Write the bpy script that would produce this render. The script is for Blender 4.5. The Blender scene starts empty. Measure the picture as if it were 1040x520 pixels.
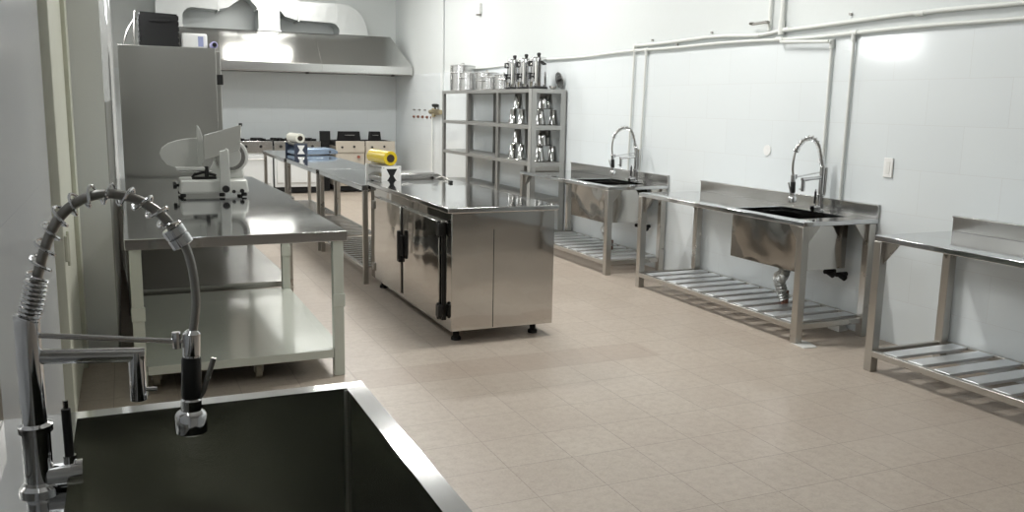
import bpy, bmesh, math, random
from mathutils import Vector, Matrix
random.seed(7)
PI = math.pi
C = bpy.context.scene.collection
sc = bpy.context.scene

# ---------------------------------------------------------------- materials
def nodemat(name):
    m = bpy.data.materials.new(name); m.use_nodes = True
    nt = m.node_tree
    return m, nt, nt.nodes['Principled BSDF']

def plain(name, col, rough=.5, metal=0., coat=0., bump=0., scale=60., var=.05):
    m, nt, b = nodemat(name)
    b.inputs['Roughness'].default_value = rough
    b.inputs['Metallic'].default_value = metal
    b.inputs['Coat Weight'].default_value = coat
    tc = nt.nodes.new('ShaderNodeTexCoord'); n = nt.nodes.new('ShaderNodeTexNoise')
    n.inputs['Scale'].default_value = scale; n.inputs['Detail'].default_value = 4
    nt.links.new(tc.outputs['Object'], n.inputs['Vector'])
    r = nt.nodes.new('ShaderNodeMixRGB'); r.inputs[1].default_value = (*col, 1)
    r.inputs[2].default_value = (*[c*(1-var) for c in col], 1)
    nt.links.new(n.outputs['Fac'], r.inputs[0]); nt.links.new(r.outputs[0], b.inputs['Base Color'])
    if bump:
        bp = nt.nodes.new('ShaderNodeBump'); bp.inputs['Strength'].default_value = bump
        bp.inputs['Distance'].default_value = .004
        nt.links.new(n.outputs['Fac'], bp.inputs['Height']); nt.links.new(bp.outputs[0], b.inputs['Normal'])
    return m

def steel(name, col=(.56, .555, .54), rough=.24, wav=.12, wscale=2.2, aniso=(6, 6, 6), rvar=.02):
    """sheet steel: fine brushed grain in the roughness, slow ripples in the normal"""
    m, nt, b = nodemat(name)
    b.inputs['Base Color'].default_value = (*col, 1); b.inputs['Metallic'].default_value = 1
    tc = nt.nodes.new('ShaderNodeTexCoord')
    mp = nt.nodes.new('ShaderNodeMapping'); mp.inputs['Scale'].default_value = aniso
    nt.links.new(tc.outputs['Object'], mp.inputs['Vector'])
    n = nt.nodes.new('ShaderNodeTexNoise'); n.inputs['Scale'].default_value = 1.; n.inputs['Detail'].default_value = 3
    nt.links.new(mp.outputs[0], n.inputs['Vector'])
    mr = nt.nodes.new('ShaderNodeMapRange'); mr.inputs[3].default_value = max(.02, rough-rvar); mr.inputs[4].default_value = rough+rvar
    nt.links.new(n.outputs['Fac'], mr.inputs[0]); nt.links.new(mr.outputs[0], b.inputs['Roughness'])
    n2 = nt.nodes.new('ShaderNodeTexNoise'); n2.inputs['Scale'].default_value = wscale; n2.inputs['Detail'].default_value = 1
    nt.links.new(tc.outputs['Object'], n2.inputs['Vector'])
    bp = nt.nodes.new('ShaderNodeBump'); bp.inputs['Strength'].default_value = wav; bp.inputs['Distance'].default_value = .05
    nt.links.new(n2.outputs['Fac'], bp.inputs['Height']); nt.links.new(bp.outputs[0], b.inputs['Normal'])
    return m

def brickmat(name, ax_u, ax_v, c1, c2, mortar, bw, rh, off, mort, rough, origin=(0, 0), noise=None, coat=0., bumpd=.002, rnoise=0., row=None):
    """tiles laid in metres on the plane of object axes ax_u / ax_v"""
    m, nt, b = nodemat(name)
    L = nt.links
    g = nt.nodes.new('ShaderNodeNewGeometry'); sp = nt.nodes.new('ShaderNodeSeparateXYZ'); L.new(g.outputs['Position'], sp.inputs[0])
    cb = nt.nodes.new('ShaderNodeCombineXYZ')
    for i, (ax, o) in enumerate(((ax_u, origin[0]), (ax_v, origin[1]))):
        a = nt.nodes.new('ShaderNodeMath'); a.operation = 'SUBTRACT'; a.inputs[1].default_value = o-20*(bw if i == 0 else rh)
        L.new(sp.outputs[ax], a.inputs[0]); L.new(a.outputs[0], cb.inputs[i])
    br = nt.nodes.new('ShaderNodeTexBrick'); br.offset = off; br.squash = 1
    br.inputs['Scale'].default_value = 1; br.inputs['Brick Width'].default_value = bw; br.inputs['Row Height'].default_value = rh
    br.inputs['Mortar Size'].default_value = mort; br.inputs['Mortar Smooth'].default_value = .3; br.inputs['Bias'].default_value = 0
    br.inputs['Color1'].default_value = (*c1, 1); br.inputs['Color2'].default_value = (*c2, 1); br.inputs['Mortar'].default_value = (*mortar, 1)
    L.new(cb.outputs[0], br.inputs['Vector'])
    col = br.outputs['Color']
    if noise:
        for sc_, amt, dark in noise:
            n = nt.nodes.new('ShaderNodeTexNoise'); n.inputs['Scale'].default_value = sc_; n.inputs['Detail'].default_value = 5
            n.inputs['Roughness'].default_value = .65
            L.new(g.outputs['Position'], n.inputs['Vector'])
            rp = nt.nodes.new('ShaderNodeMapRange'); rp.inputs[1].default_value = .42; rp.inputs[2].default_value = .7
            rp.inputs[4].default_value = amt; L.new(n.outputs['Fac'], rp.inputs[0])
            mx = nt.nodes.new('ShaderNodeMixRGB'); mx.inputs[2].default_value = (*dark, 1)
            L.new(rp.outputs[0], mx.inputs[0]); L.new(col, mx.inputs[1]); col = mx.outputs[0]
    if row:                                                    # one replaced, redder row of tiles
        ms = None
        for ax, (lo, hi) in ((1, row[0]), (0, row[1])):
            for op, v in (('GREATER_THAN', lo), ('LESS_THAN', hi)):
                q = nt.nodes.new('ShaderNodeMath'); q.operation = op; q.inputs[1].default_value = v; L.new(sp.outputs[ax], q.inputs[0])
                if ms is None: ms = q.outputs[0]
                else:
                    k = nt.nodes.new('ShaderNodeMath'); k.operation = 'MULTIPLY'; L.new(ms, k.inputs[0]); L.new(q.outputs[0], k.inputs[1]); ms = k.outputs[0]
        k = nt.nodes.new('ShaderNodeMath'); k.operation = 'MULTIPLY'; k.inputs[1].default_value = row[3]; L.new(ms, k.inputs[0])
        mx = nt.nodes.new('ShaderNodeMixRGB'); mx.inputs[2].default_value = (*row[2], 1)
        L.new(k.outputs[0], mx.inputs[0]); L.new(col, mx.inputs[1]); col = mx.outputs[0]
    L.new(col, b.inputs['Base Color'])
    b.inputs['Roughness'].default_value = rough; b.inputs['Coat Weight'].default_value = coat
    bp = nt.nodes.new('ShaderNodeBump'); bp.inputs['Strength'].default_value = .6; bp.inputs['Distance'].default_value = bumpd; bp.invert = True
    L.new(br.outputs['Fac'], bp.inputs['Height']); L.new(bp.outputs[0], b.inputs['Normal'])
    if rnoise:
        n = nt.nodes.new('ShaderNodeTexNoise'); n.inputs['Scale'].default_value = 1.2; L.new(g.outputs['Position'], n.inputs['Vector'])
        mr = nt.nodes.new('ShaderNodeMapRange'); mr.inputs[3].default_value = rough-rnoise; mr.inputs[4].default_value = rough+rnoise
        L.new(n.outputs['Fac'], mr.inputs[0]); L.new(mr.outputs[0], b.inputs['Roughness'])
    return m

M = {}
M['floor'] = brickmat('floor tiles', 0, 1, (.505, .44, .37), (.455, .39, .325), (.26, .21, .17), .3335, .3335, 0, .0026, .36,
                      origin=(1.207, 3.478), noise=[(22, .5, (.30, .235, .185)), (90, .5, (.60, .53, .46)), (1.6, .30, (.37, .29, .235)), (.5, .3, (.50, .44, .385))], bumpd=.001, rnoise=.1, row=((4.815, 5.148), (1.2, 3.25), (.32, .235, .185), .30))
wt = dict(c1=(.715, .755, .765), c2=(.70, .74, .752), mortar=(.645, .665, .665), bw=.62, rh=.3105, off=.5, mort=.0016, rough=.12, bumpd=.0006)
M['tile_side'] = brickmat('wall tiles side', 1, 2, origin=(4.70, .32), **wt)
M['tile_back'] = brickmat('wall tiles back', 0, 2, origin=(.1, .32), **wt)
wl = dict(wt); wl.update(bw=.6, rh=1.2, off=0., mort=.0012, c1=(.66, .685, .72), c2=(.65, .675, .71), mortar=(.5, .52, .55), rough=.16)
M['tile_left'] = brickmat('wall tiles left', 1, 2, origin=(.4, .1), **wl)
M['paint'] = plain('wall paint', (.625, .655, .65), .6, bump=.15, scale=30, var=.03)
M['ceil'] = plain('ceiling paint', (.50, .50, .48), .8)
M['cream'] = plain('cream paint', (.66, .67, .57), .35, bump=.05, scale=12, var=.08)
M['creamsteel'] = plain('cream painted steel', (.70, .735, .66), .18, coat=.3, bump=.12, scale=14, var=.05)
M['whitepaint'] = plain('white glossy paint', (.72, .735, .73), .22, var=.03)
M['pvc'] = plain('white pvc', (.70, .72, .69), .4, var=.04)
M['steel'] = steel('brushed steel')
M['top'] = steel('steel worktop', (.60, .61, .62), .07, .03, 1.5)
M['mirror'] = steel('polished steel', (.60, .585, .56), .06, .12, 3.0, rvar=.01)
M['mtop'] = steel('polished steel top', (.62, .62, .62), .07, .03, 2.0, rvar=.01)
M['leg'] = steel('steel tube', (.50, .485, .455), .28, .02)
M['basin'] = steel('basin steel', (.50, .49, .47), .08, .45, 2.3, rvar=.01)
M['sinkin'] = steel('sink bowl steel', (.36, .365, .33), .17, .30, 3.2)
M['slat'] = steel('slat steel', (.90, .92, .94), .45, .01)
M['fridge'] = steel('satin steel', (.43, .43, .405), .34, .06, 1.0)
M['hood'] = steel('hood steel', (.66, .66, .65), .17, .04, 1.2, rvar=.03, aniso=(1, 30, 30))
M['galv'] = steel('galvanised sheet', (.56, .575, .57), .42, .12, 6)
M['alu'] = steel('aluminium', (.60, .60, .595), .24, .10, 4)
M['jug'] = steel('jug steel', (.50, .50, .49), .10, .02, 5)
M['rackm'] = plain('grey rack steel', (.36, .36, .345), .4, metal=.55, var=.1)
M['rackside'] = plain('light grey rack steel', (.42, .425, .41), .42, metal=.4, var=.08)
M['chrome'] = steel('chrome', (.72, .72, .73), .07, .02)
M['hose'] = steel('grey metal hose', (.34, .33, .31), .32, .05)
M['black'] = plain('black plastic', (.012, .012, .012), .35)
M['blackm'] = plain('black matt', (.006, .006, .006), .85)
M['slicer'] = plain('silver grey painted casting', (.60, .61, .58), .32, metal=.25, var=.03)
M['slicerplate'] = plain('pale anodised plate', (.62, .63, .60), .34, metal=.45, var=.03)
M['yellow'] = plain('yellow film', (.75, .55, .02), .22, coat=.6, var=.1)
M['film'] = plain('clear white film', (.78, .77, .68), .25, coat=.5)
M['core'] = plain('dark roll core', (.03, .018, .01), .8)
M['white'] = plain('white plastic', (.82, .82, .80), .35)
M['ivory'] = plain('enamel front', (.58, .53, .45), .35, metal=.3, var=.1)
M['blue'] = plain('blue tinted sheet', (.34, .44, .58), .25, metal=.5)
M['darkblue'] = plain('dark blue plastic', (.03, .04, .07), .4)
M['bluelabel'] = plain('blue label', (.30, .33, .52), .5)
M['brass'] = plain('brass', (.45, .38, .24), .35, metal=.8)
M['red'] = plain('dull red', (.30, .08, .05), .6)
M['rust'] = plain('reddish brown pipe', (.20, .09, .06), .6)
M['trap'] = steel('ribbed drain hose', (.5, .51, .5), .35, .1)
M['rubber'] = plain('pale rubber tread', (.42, .38, .30), .6)
M['porc'] = plain('white tile chip', (.75, .75, .72), .4)
def emit(name, col, s):
    m, nt, b = nodemat(name)
    b.inputs['Base Color'].default_value = (*col, 1)
    b.inputs['Emission Color'].default_value = (*col, 1); b.inputs['Emission Strength'].default_value = s
    return m

# ---------------------------------------------------------------- mesh helpers
class MB:
    def __init__(s): s.bm = bmesh.new()
    def box(s, x0, x1, y0, y1, z0, z1, mat=None):
        vs = [s.bm.verts.new(v) for v in ((x0,y0,z0),(x1,y0,z0),(x1,y1,z0),(x0,y1,z0),(x0,y0,z1),(x1,y0,z1),(x1,y1,z1),(x0,y1,z1))]
        if mat is not None:
            for v in vs: v.co = mat @ v.co
        for f in ((0,3,2,1),(4,5,6,7),(0,1,5,4),(1,2,6,5),(2,3,7,6),(3,0,4,7)): s.bm.faces.new([vs[i] for i in f])
        return s
    def hexa(s, pts):
        vs = [s.bm.verts.new(p) for p in pts]
        for f in ((0,3,2,1),(4,5,6,7),(0,1,5,4),(1,2,6,5),(2,3,7,6),(3,0,4,7)): s.bm.faces.new([vs[i] for i in f])
        return s
    def prism(s, poly, lo, hi, ax='y', mat=None):
        """2-D polygon (closed) extruded along an axis from lo to hi"""
        def P(a, b, t):
            v = Vector({'x': (t, a, b), 'y': (a, t, b), 'z': (a, b, t)}[ax])
            return mat @ v if mat is not None else v
        A = [s.bm.verts.new(P(a, b, lo)) for a, b in poly]; B = [s.bm.verts.new(P(a, b, hi)) for a, b in poly]
        n = len(poly)
        s.bm.faces.new(A); s.bm.faces.new(B[::-1])
        for i in range(n): s.bm.faces.new((A[i], B[i], B[(i+1) % n], A[(i+1) % n]))
        return s
    def tube(s, pts, r, n=12, caps=True):
        pts = [Vector(p) for p in pts]; R = r if isinstance(r, (list, tuple)) else [r]*len(pts)
        rings = []; up = None
        for i, p in enumerate(pts):
            t = (pts[min(i+1, len(pts)-1)]-pts[max(i-1, 0)]).normalized()
            if up is None:
                up = Vector((0, 0, 1)) if abs(t.z) < .9 else Vector((0, 1, 0))
            up = (up-t*up.dot(t)).normalized(); sd = t.cross(up)
            rings.append([s.bm.verts.new(p+R[i]*(math.cos(a)*up+math.sin(a)*sd)) for a in [2*PI*k/n for k in range(n)]])
        for a, b in zip(rings, rings[1:]):
            for k in range(n):
                f = s.bm.faces.new((a[k], a[(k+1) % n], b[(k+1) % n], b[k])); f.smooth = True
        if caps: s.bm.faces.new(rings[0][::-1]); s.bm.faces.new(rings[-1])
        return s
    def lathe(s, prof, c=(0, 0, 0), n=28, mat=None, smooth=True):
        """prof [(radius, height)] spun about z"""
        rings = []
        for r, z in prof:
            ring = []
            for k in range(n):
                a = 2*PI*k/n; v = Vector((r*math.cos(a), r*math.sin(a), z))
                if mat is not None: v = mat @ v
                ring.append(s.bm.verts.new(v+Vector(c)))
            rings.append(ring)
        for a, b in zip(rings, rings[1:]):
            for k in range(n):
                f = s.bm.faces.new((a[k], a[(k+1) % n], b[(k+1) % n], b[k])); f.smooth = smooth
        s.bm.faces.new(rings[0][::-1]); s.bm.faces.new(rings[-1])
        return s
    def sheet(s, pts):
        s.bm.faces.new([s.bm.verts.new(p) for p in pts]); return s

def link(name, mb, mat, parent=None, bevel=0., loc=None):
    me = bpy.data.meshes.new(name)
    bmesh.ops.remove_doubles(mb.bm, verts=mb.bm.verts, dist=1e-6)
    bmesh.ops.recalc_face_normals(mb.bm, faces=mb.bm.faces)
    mb.bm.to_mesh(me); mb.bm.free(); me.set_sharp_from_angle(angle=math.radians(32))
    for m_ in (mat if isinstance(mat, (list, tuple)) else [mat]): me.materials.append(M[m_] if isinstance(m_, str) else m_)
    o = bpy.data.objects.new(name, me); C.objects.link(o)
    if parent is not None: o.parent = parent
    if loc is not None: o.location = loc
    if bevel:
        b = o.modifiers.new('bevel', 'BEVEL'); b.width = bevel; b.segments = 2; b.limit_method = 'ANGLE'; b.angle_limit = .7
    return o

def tag(o, label, cat, group=None):
    o['label'] = label; o['category'] = cat
    if group: o['group'] = group
    return o
def thing(name, label, cat, loc=(0, 0, 0), rz=0, group=None):
    o = bpy.data.objects.new(name, None); C.objects.link(o); o.location = loc; o.rotation_euler = (0, 0, rz)
    o.empty_display_size = .1
    return tag(o, label, cat, group)
def struct(name, mb, mat):
    o = link(name, mb, mat); o['kind'] = 'structure'; return o
def dup(root, loc, rz=None, label=None, group=None, scale=None):
    def cp(o, par):
        c = o.copy(); C.objects.link(c); c.parent = par
        for ch in kids[o.name]: cp(ch, c)
        return c
    kids = {}
    def walk(o):
        kids[o.name] = list(o.children)
        for ch in o.children: walk(ch)
    walk(root)
    r = cp(root, None); r.location = loc
    if rz is not None: r.rotation_euler = (0, 0, rz)
    if label: r['label'] = label
    if group: r['group'] = group
    if scale: r.scale = scale
    return r

# ---------------------------------------------------------------- the room
XL, XR, Y0, YB, ZC = -.32, 5.02, -3.2, 17.2, 4.2
TT = 2.19                                                     # top of the wall tiles
struct('floor', MB().box(XL-.2, XR+.2, Y0-.2, YB+.2, -.12, 0), 'floor')
struct('ceiling', MB().box(XL-.2, XR+.2, Y0-.2, YB+.2, ZC, ZC+.1), 'ceil')
struct('wall_right', MB().box(XR, XR+.15, Y0, YB, 0, ZC), 'paint')
struct('trim_1', MB().box(XR-.008, XR, Y0, YB-.001, 0, TT), 'tile_side')
struct('wall_back', MB().box(XL, XR, YB, YB+.15, 0, ZC), 'paint')
struct('trim_2', MB().box(XL+.001, XR-.009, YB-.008, YB, 0, TT), 'tile_back')
struct('wall_front', MB().box(XL, XR, Y0-.15, Y0, 0, ZC), 'ceil')
# left wall: it steps in at y 6; high unseen windows, one known by its glare, the rest added for light
XS, YS = -.10, 6.0
def wall_with_unseen_windows(name, xf, y0, y1, wins):
    m = MB(); c = y0
    for a, b, z0, z1 in wins:
        m.box(xf-.2, xf, c, a, 0, ZC).box(xf-.2, xf, a, b, 0, z0).box(xf-.2, xf, a, b, z1, ZC); c = b
    m.box(xf-.2, xf, c, y1, 0, ZC)
    return struct(name, m, 'whitepaint')
UNSEEN_WINS = [(XL, 1.2, 3.9, 2.45, 3.35, 14), (XS, 6.3, 8.4, 2.85, 3.65, 16), (XS, 9.15, 10.3, 2.40, 2.84, 26), (XS, 12.0, 14.4, 2.9, 3.7, 12)]
wall_with_unseen_windows('wall_left', XL, Y0, YS, [w_[1:5] for w_ in UNSEEN_WINS[:1]])
wall_with_unseen_windows('wall_left_step', XS, YS, YB, [w_[1:5] for w_ in UNSEEN_WINS[1:]])
struct('trim_3', MB().box(XL, XL+.008, Y0+.01, 4.36, 0, 2.40), 'tile_left')
struct('trim_5', MB().box(XS, XS+.006, 6.05, 9.6, 0, 1.62), 'fridge')
glass = emit('unseen window daylight', (.97, .99, 1), 5)
for i, (xf, a, b, z0, z1, pw) in enumerate(UNSEEN_WINS):
    w = struct('unseen_window_%d' % (i+1), MB().box(xf-.14, xf-.13, a, b, z0, z1), glass)
    fr = MB()
    for p, q in ((a, a+.05), (b-.05, b), ((a+b)/2-.02, (a+b)/2+.02)): fr.box(xf-.13, xf-.09, p, q, z0, z1)
    fr.box(xf-.13, xf-.09, a, b, z0, z0+.05).box(xf-.13, xf-.09, a, b, z1-.05, z1)
    link('unseen_window_frame', fr, 'white', w)
# cream door on the left wall
d = struct('door_1', MB().box(XL, XL+.02, 4.52, 5.80, .01, 2.85), 'cream')
fr = MB().box(XL, XL+.045, 4.40, 4.52, 0, 2.95).box(XL, XL+.045, 5.80, 5.999, 0, 2.95).box(XL, XL+.045, 4.52, 5.80, 2.85, 2.95)
link('door_frame', fr, 'cream', d, .004)
link('door_hinge', MB().box(XL+.045, XL+.06, 4.42, 4.48, .90, 1.02).tube([(XL+.06, 4.44, .88), (XL+.06, 4.44, 1.04)], .007), 'cream', d, .003)
# shallow pier on the right wall
struct('trim_4', MB().box(XR-.03, XR-.0085, 14.3, 14.42, 0, ZC), 'paint')

# ---------------------------------------------------------------- ceiling lamps (above the frame)
lamp_m = emit('fluorescent tube', (1, .98, .93), 14)
proto = None
LAMPS = [(3.0, 5.6, 'nearest the camera, beside the island'), (3.0, 9.2, 'ceiling lamp over the middle of the kitchen'), (3.0, 12.6, 'ceiling lamp over the long work tables'), (3.0, 14.5, 'ceiling lamp in front of the extractor hood'), (2.45, 16.36, 'ceiling lamp above the hood beside the duct')]
for x, y, t in LAMPS:
    lb = 'white twin tube ' + t
    if proto is None:
        proto = thing('ceiling_light', lb, 'ceiling light', (x, y, ZC), group='ceiling lights')
        link('housing', MB().prism([(-.12, 0), (.12, 0), (.07, -.05), (-.07, -.05)], -.65, .65, 'x'), 'white', proto)
        for k in (-1, 1): link('lamp_tube', MB().tube([(-.6, k*.05, -.075), (.6, k*.05, -.075)], .018), lamp_m, proto)
        for k in (-.65, .6): link('end_cap', MB().box(k, k+.05, -.09, .09, -.1, -.04), 'white', proto)
    else: dup(proto, (x, y, ZC), label=lb)
def area(name, loc, sx, sy, power, col, rot=(0, 0, 0)):
    l = bpy.data.lights.new(name, 'AREA'); l.shape = 'RECTANGLE'; l.size = sx; l.size_y = sy; l.energy = power; l.color = col
    o = bpy.data.objects.new(name, l); C.objects.link(o); o.location = loc; o.rotation_euler = rot
    return o
for x, y, t in LAMPS: area('lamp_light', (x, y, ZC-.12), 1.2, .16, 92 if y < 14 else (60 if y < 16 else 4), (1, .985, .95))
for xf, a, b, z0, z1, pw in UNSEEN_WINS: area('unseen_window_light', (xf-.08, (a+b)/2, (z0+z1)/2), z1-z0-.1, b-a-.1, pw, (.97, .99, 1), (0, -PI/2, 0))  # side light through the unseen windows, most of them added for it

# ---------------------------------------------------------------- wall tables: worktop z .88, legs, slatted undershelf
def gusset(mb, x, y, sx, sy, z):
    mb.prism([(x, z), (x+sx*.12, z), (x, z-.14)], y-.002, y+.002, 'y')
    mb.prism([(y, z), (y+sy*.12, z), (y, z-.14)], x-.002, x+.002, 'x')
def bowl_mesh(x0, x1, y0, y1, zb, zt, th):
    """open-topped box with a wall of thickness th, as one closed mesh"""
    m = MB(); V = m.bm.verts.new
    def ring(a, b, c, d_, z): return [V((a, c, z)), V((b, c, z)), V((b, d_, z)), V((a, d_, z))]
    ib = ring(x0, x1, y0, y1, zb); it = ring(x0, x1, y0, y1, zt)
    ot = ring(x0-th, x1+th, y0-th, y1+th, zt); ob = ring(x0-th, x1+th, y0-th, y1+th, zb-th)
    for p, q in ((ib, it), (it, ot), (ot, ob)):
        for i in range(4): m.bm.faces.new((p[i], p[(i+1) % 4], q[(i+1) % 4], q[i]))
    m.bm.faces.new(ib); m.bm.faces.new(ob)
    return m
def wall_table(name, label, y0, y1, bowl=None, mid=False):
    """origin at the wall-side floor corner; x runs from the room (-.70) to the wall (0), y 0..L"""
    L = y1-y0; D = .70; H = .88
    T = thing(name, label, 'sink' if bowl else 'table', (XR-.012, y0, 0))
    t = MB()
    if bowl:
        a, b = bowl[0]-y0, bowl[1]-y0; bx0, bx1 = -D+.09, -.14
        t.box(-D, bx0, 0, L, H-.035, H).box(bx1, 0, 0, L, H-.035, H).box(bx0, bx1, 0, a, H-.035, H).box(bx0, bx1, b, L, H-.035, H)
    else: t.box(-D, 0, 0, L, H-.035, H)
    link('worktop', t, 'top', T, .004)
    link('backsplash', MB().box(-.018, 0, 0, L, H, H+.10).box(-.03, 0, 0, L, H+.09, H+.10), 'steel', T, .002)
    if bowl:
        z0 = H-.38; th = .004
        bo = link('sink_bowl', bowl_mesh(bx0, bx1, a, b, z0, H-.034, th), 'basin', T)
        cy = (a+b)/2; cx = (bx0+bx1)/2
        link('drain', MB().lathe([(.045, 0), (.05, .004), (.03, .006), (.0, .004)], (cx, cy, z0)), 'chrome', bo)
        zb = z0-.004
        tr = MB().tube([(cx, cy, zb), (cx, cy, zb-.07)], .03)
        p = [(cx, cy, zb-.07+.01), (cx, cy+.01, zb-.10), (cx+.01, cy+.05, zb-.14), (cx+.03, cy+.09, zb-.13), (cx+.05, cy+.12, zb-.16), (cx+.09, cy+.12, zb-.26), (cx+.11, cy+.1, .16)]
        rr = []; pp = []
        for i in range(len(p)-1):
            for k in range(8):
                pp.append(Vector(p[i]).lerp(Vector(p[i+1]), k/8)); rr.append(.040+.007*(k % 2))
        tr.tube(pp, rr, 14)
        link('drain_hose', tr, 'trap', T)
        link('waste_pipe', MB().tube([(cx+.11, cy+.1, .24), (cx+.11, cy+.1, .0)], .028), 'rust', T)
        link('valve', MB().tube([(-.03, a+.08, .43), (-.13, a+.08, .43)], .018).tube([(-.10, a+.08, .43), (-.10, a+.02, .41)], .022).tube([(-.03, a+.2, .43), (-.13, a+.2, .43)], .018).tube([(-.10, a+.2, .43), (-.10, a+.14, .41)], .022), 'blackm', T)
    ys = [(.03, 1), (L-.03, -1)]
    if mid: ys.insert(1, (L/2, 1))
    for y, sy in ys:
        for x, sx in ((-D+.03, 1), (-.05, -1)):
            h = .03
            lg = link('leg', MB().box(x-h, x+h, y-h, y+h, .0, H-.035), 'leg', T, .004)
            g = MB(); gusset(g, x+sx*h, y, sx, sy, H-.036)
            g = MB(); g.prism([(x+sx*h, H-.036), (x+sx*(h+.12), H-.036), (x+sx*h, H-.18)], y-.003, y+.003, 'y')
            g.prism([(y+sy*h, H-.036), (y+sy*(h+.12), H-.036), (y+sy*h, H-.18)], x-.003, x+.003, 'x')
            link('gusset', g, 'leg', lg)
    zf = .13
    f = MB().box(-D+.0, -D+.04, .06, L-.06, zf-.03, zf+.01).box(-.04, -.005, .06, L-.06, zf-.03, zf+.01).box(-D+.06, -.08, .015, .045, zf-.03, zf+.01).box(-D+.06, -.08, L-.045, L-.015, zf-.03, zf+.01)
    sh = link('shelf_frame', f, 'leg', T, .003)
    s = MB(); n = round((L-.14)/.19)
    for i in range(n):
        c = .07+(L-.14)*(i+.5)/n
        s.prism([(c-.056, zf-.008), (c-.056, zf+.012), (c+.056, zf+.012), (c+.056, zf-.008)], -D+.04, -.04, 'x')
    link('shelf_slats', s, 'slat', T, .003)
    return T
T1 = wall_table('sink_table', 'farther steel sink table on the right wall, beside the rack, with slatted shelf', 7.43, 9.53, (7.62, 8.36))
T2 = wall_table('sink_table', 'middle steel sink table on the right wall, bowl at its near end', 4.71, 6.87, (4.87, 5.60))
T3 = wall_table('work_table', 'bowl-less steel wall table with slatted shelf at the right edge of the photo', 2.0, 4.075)

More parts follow.
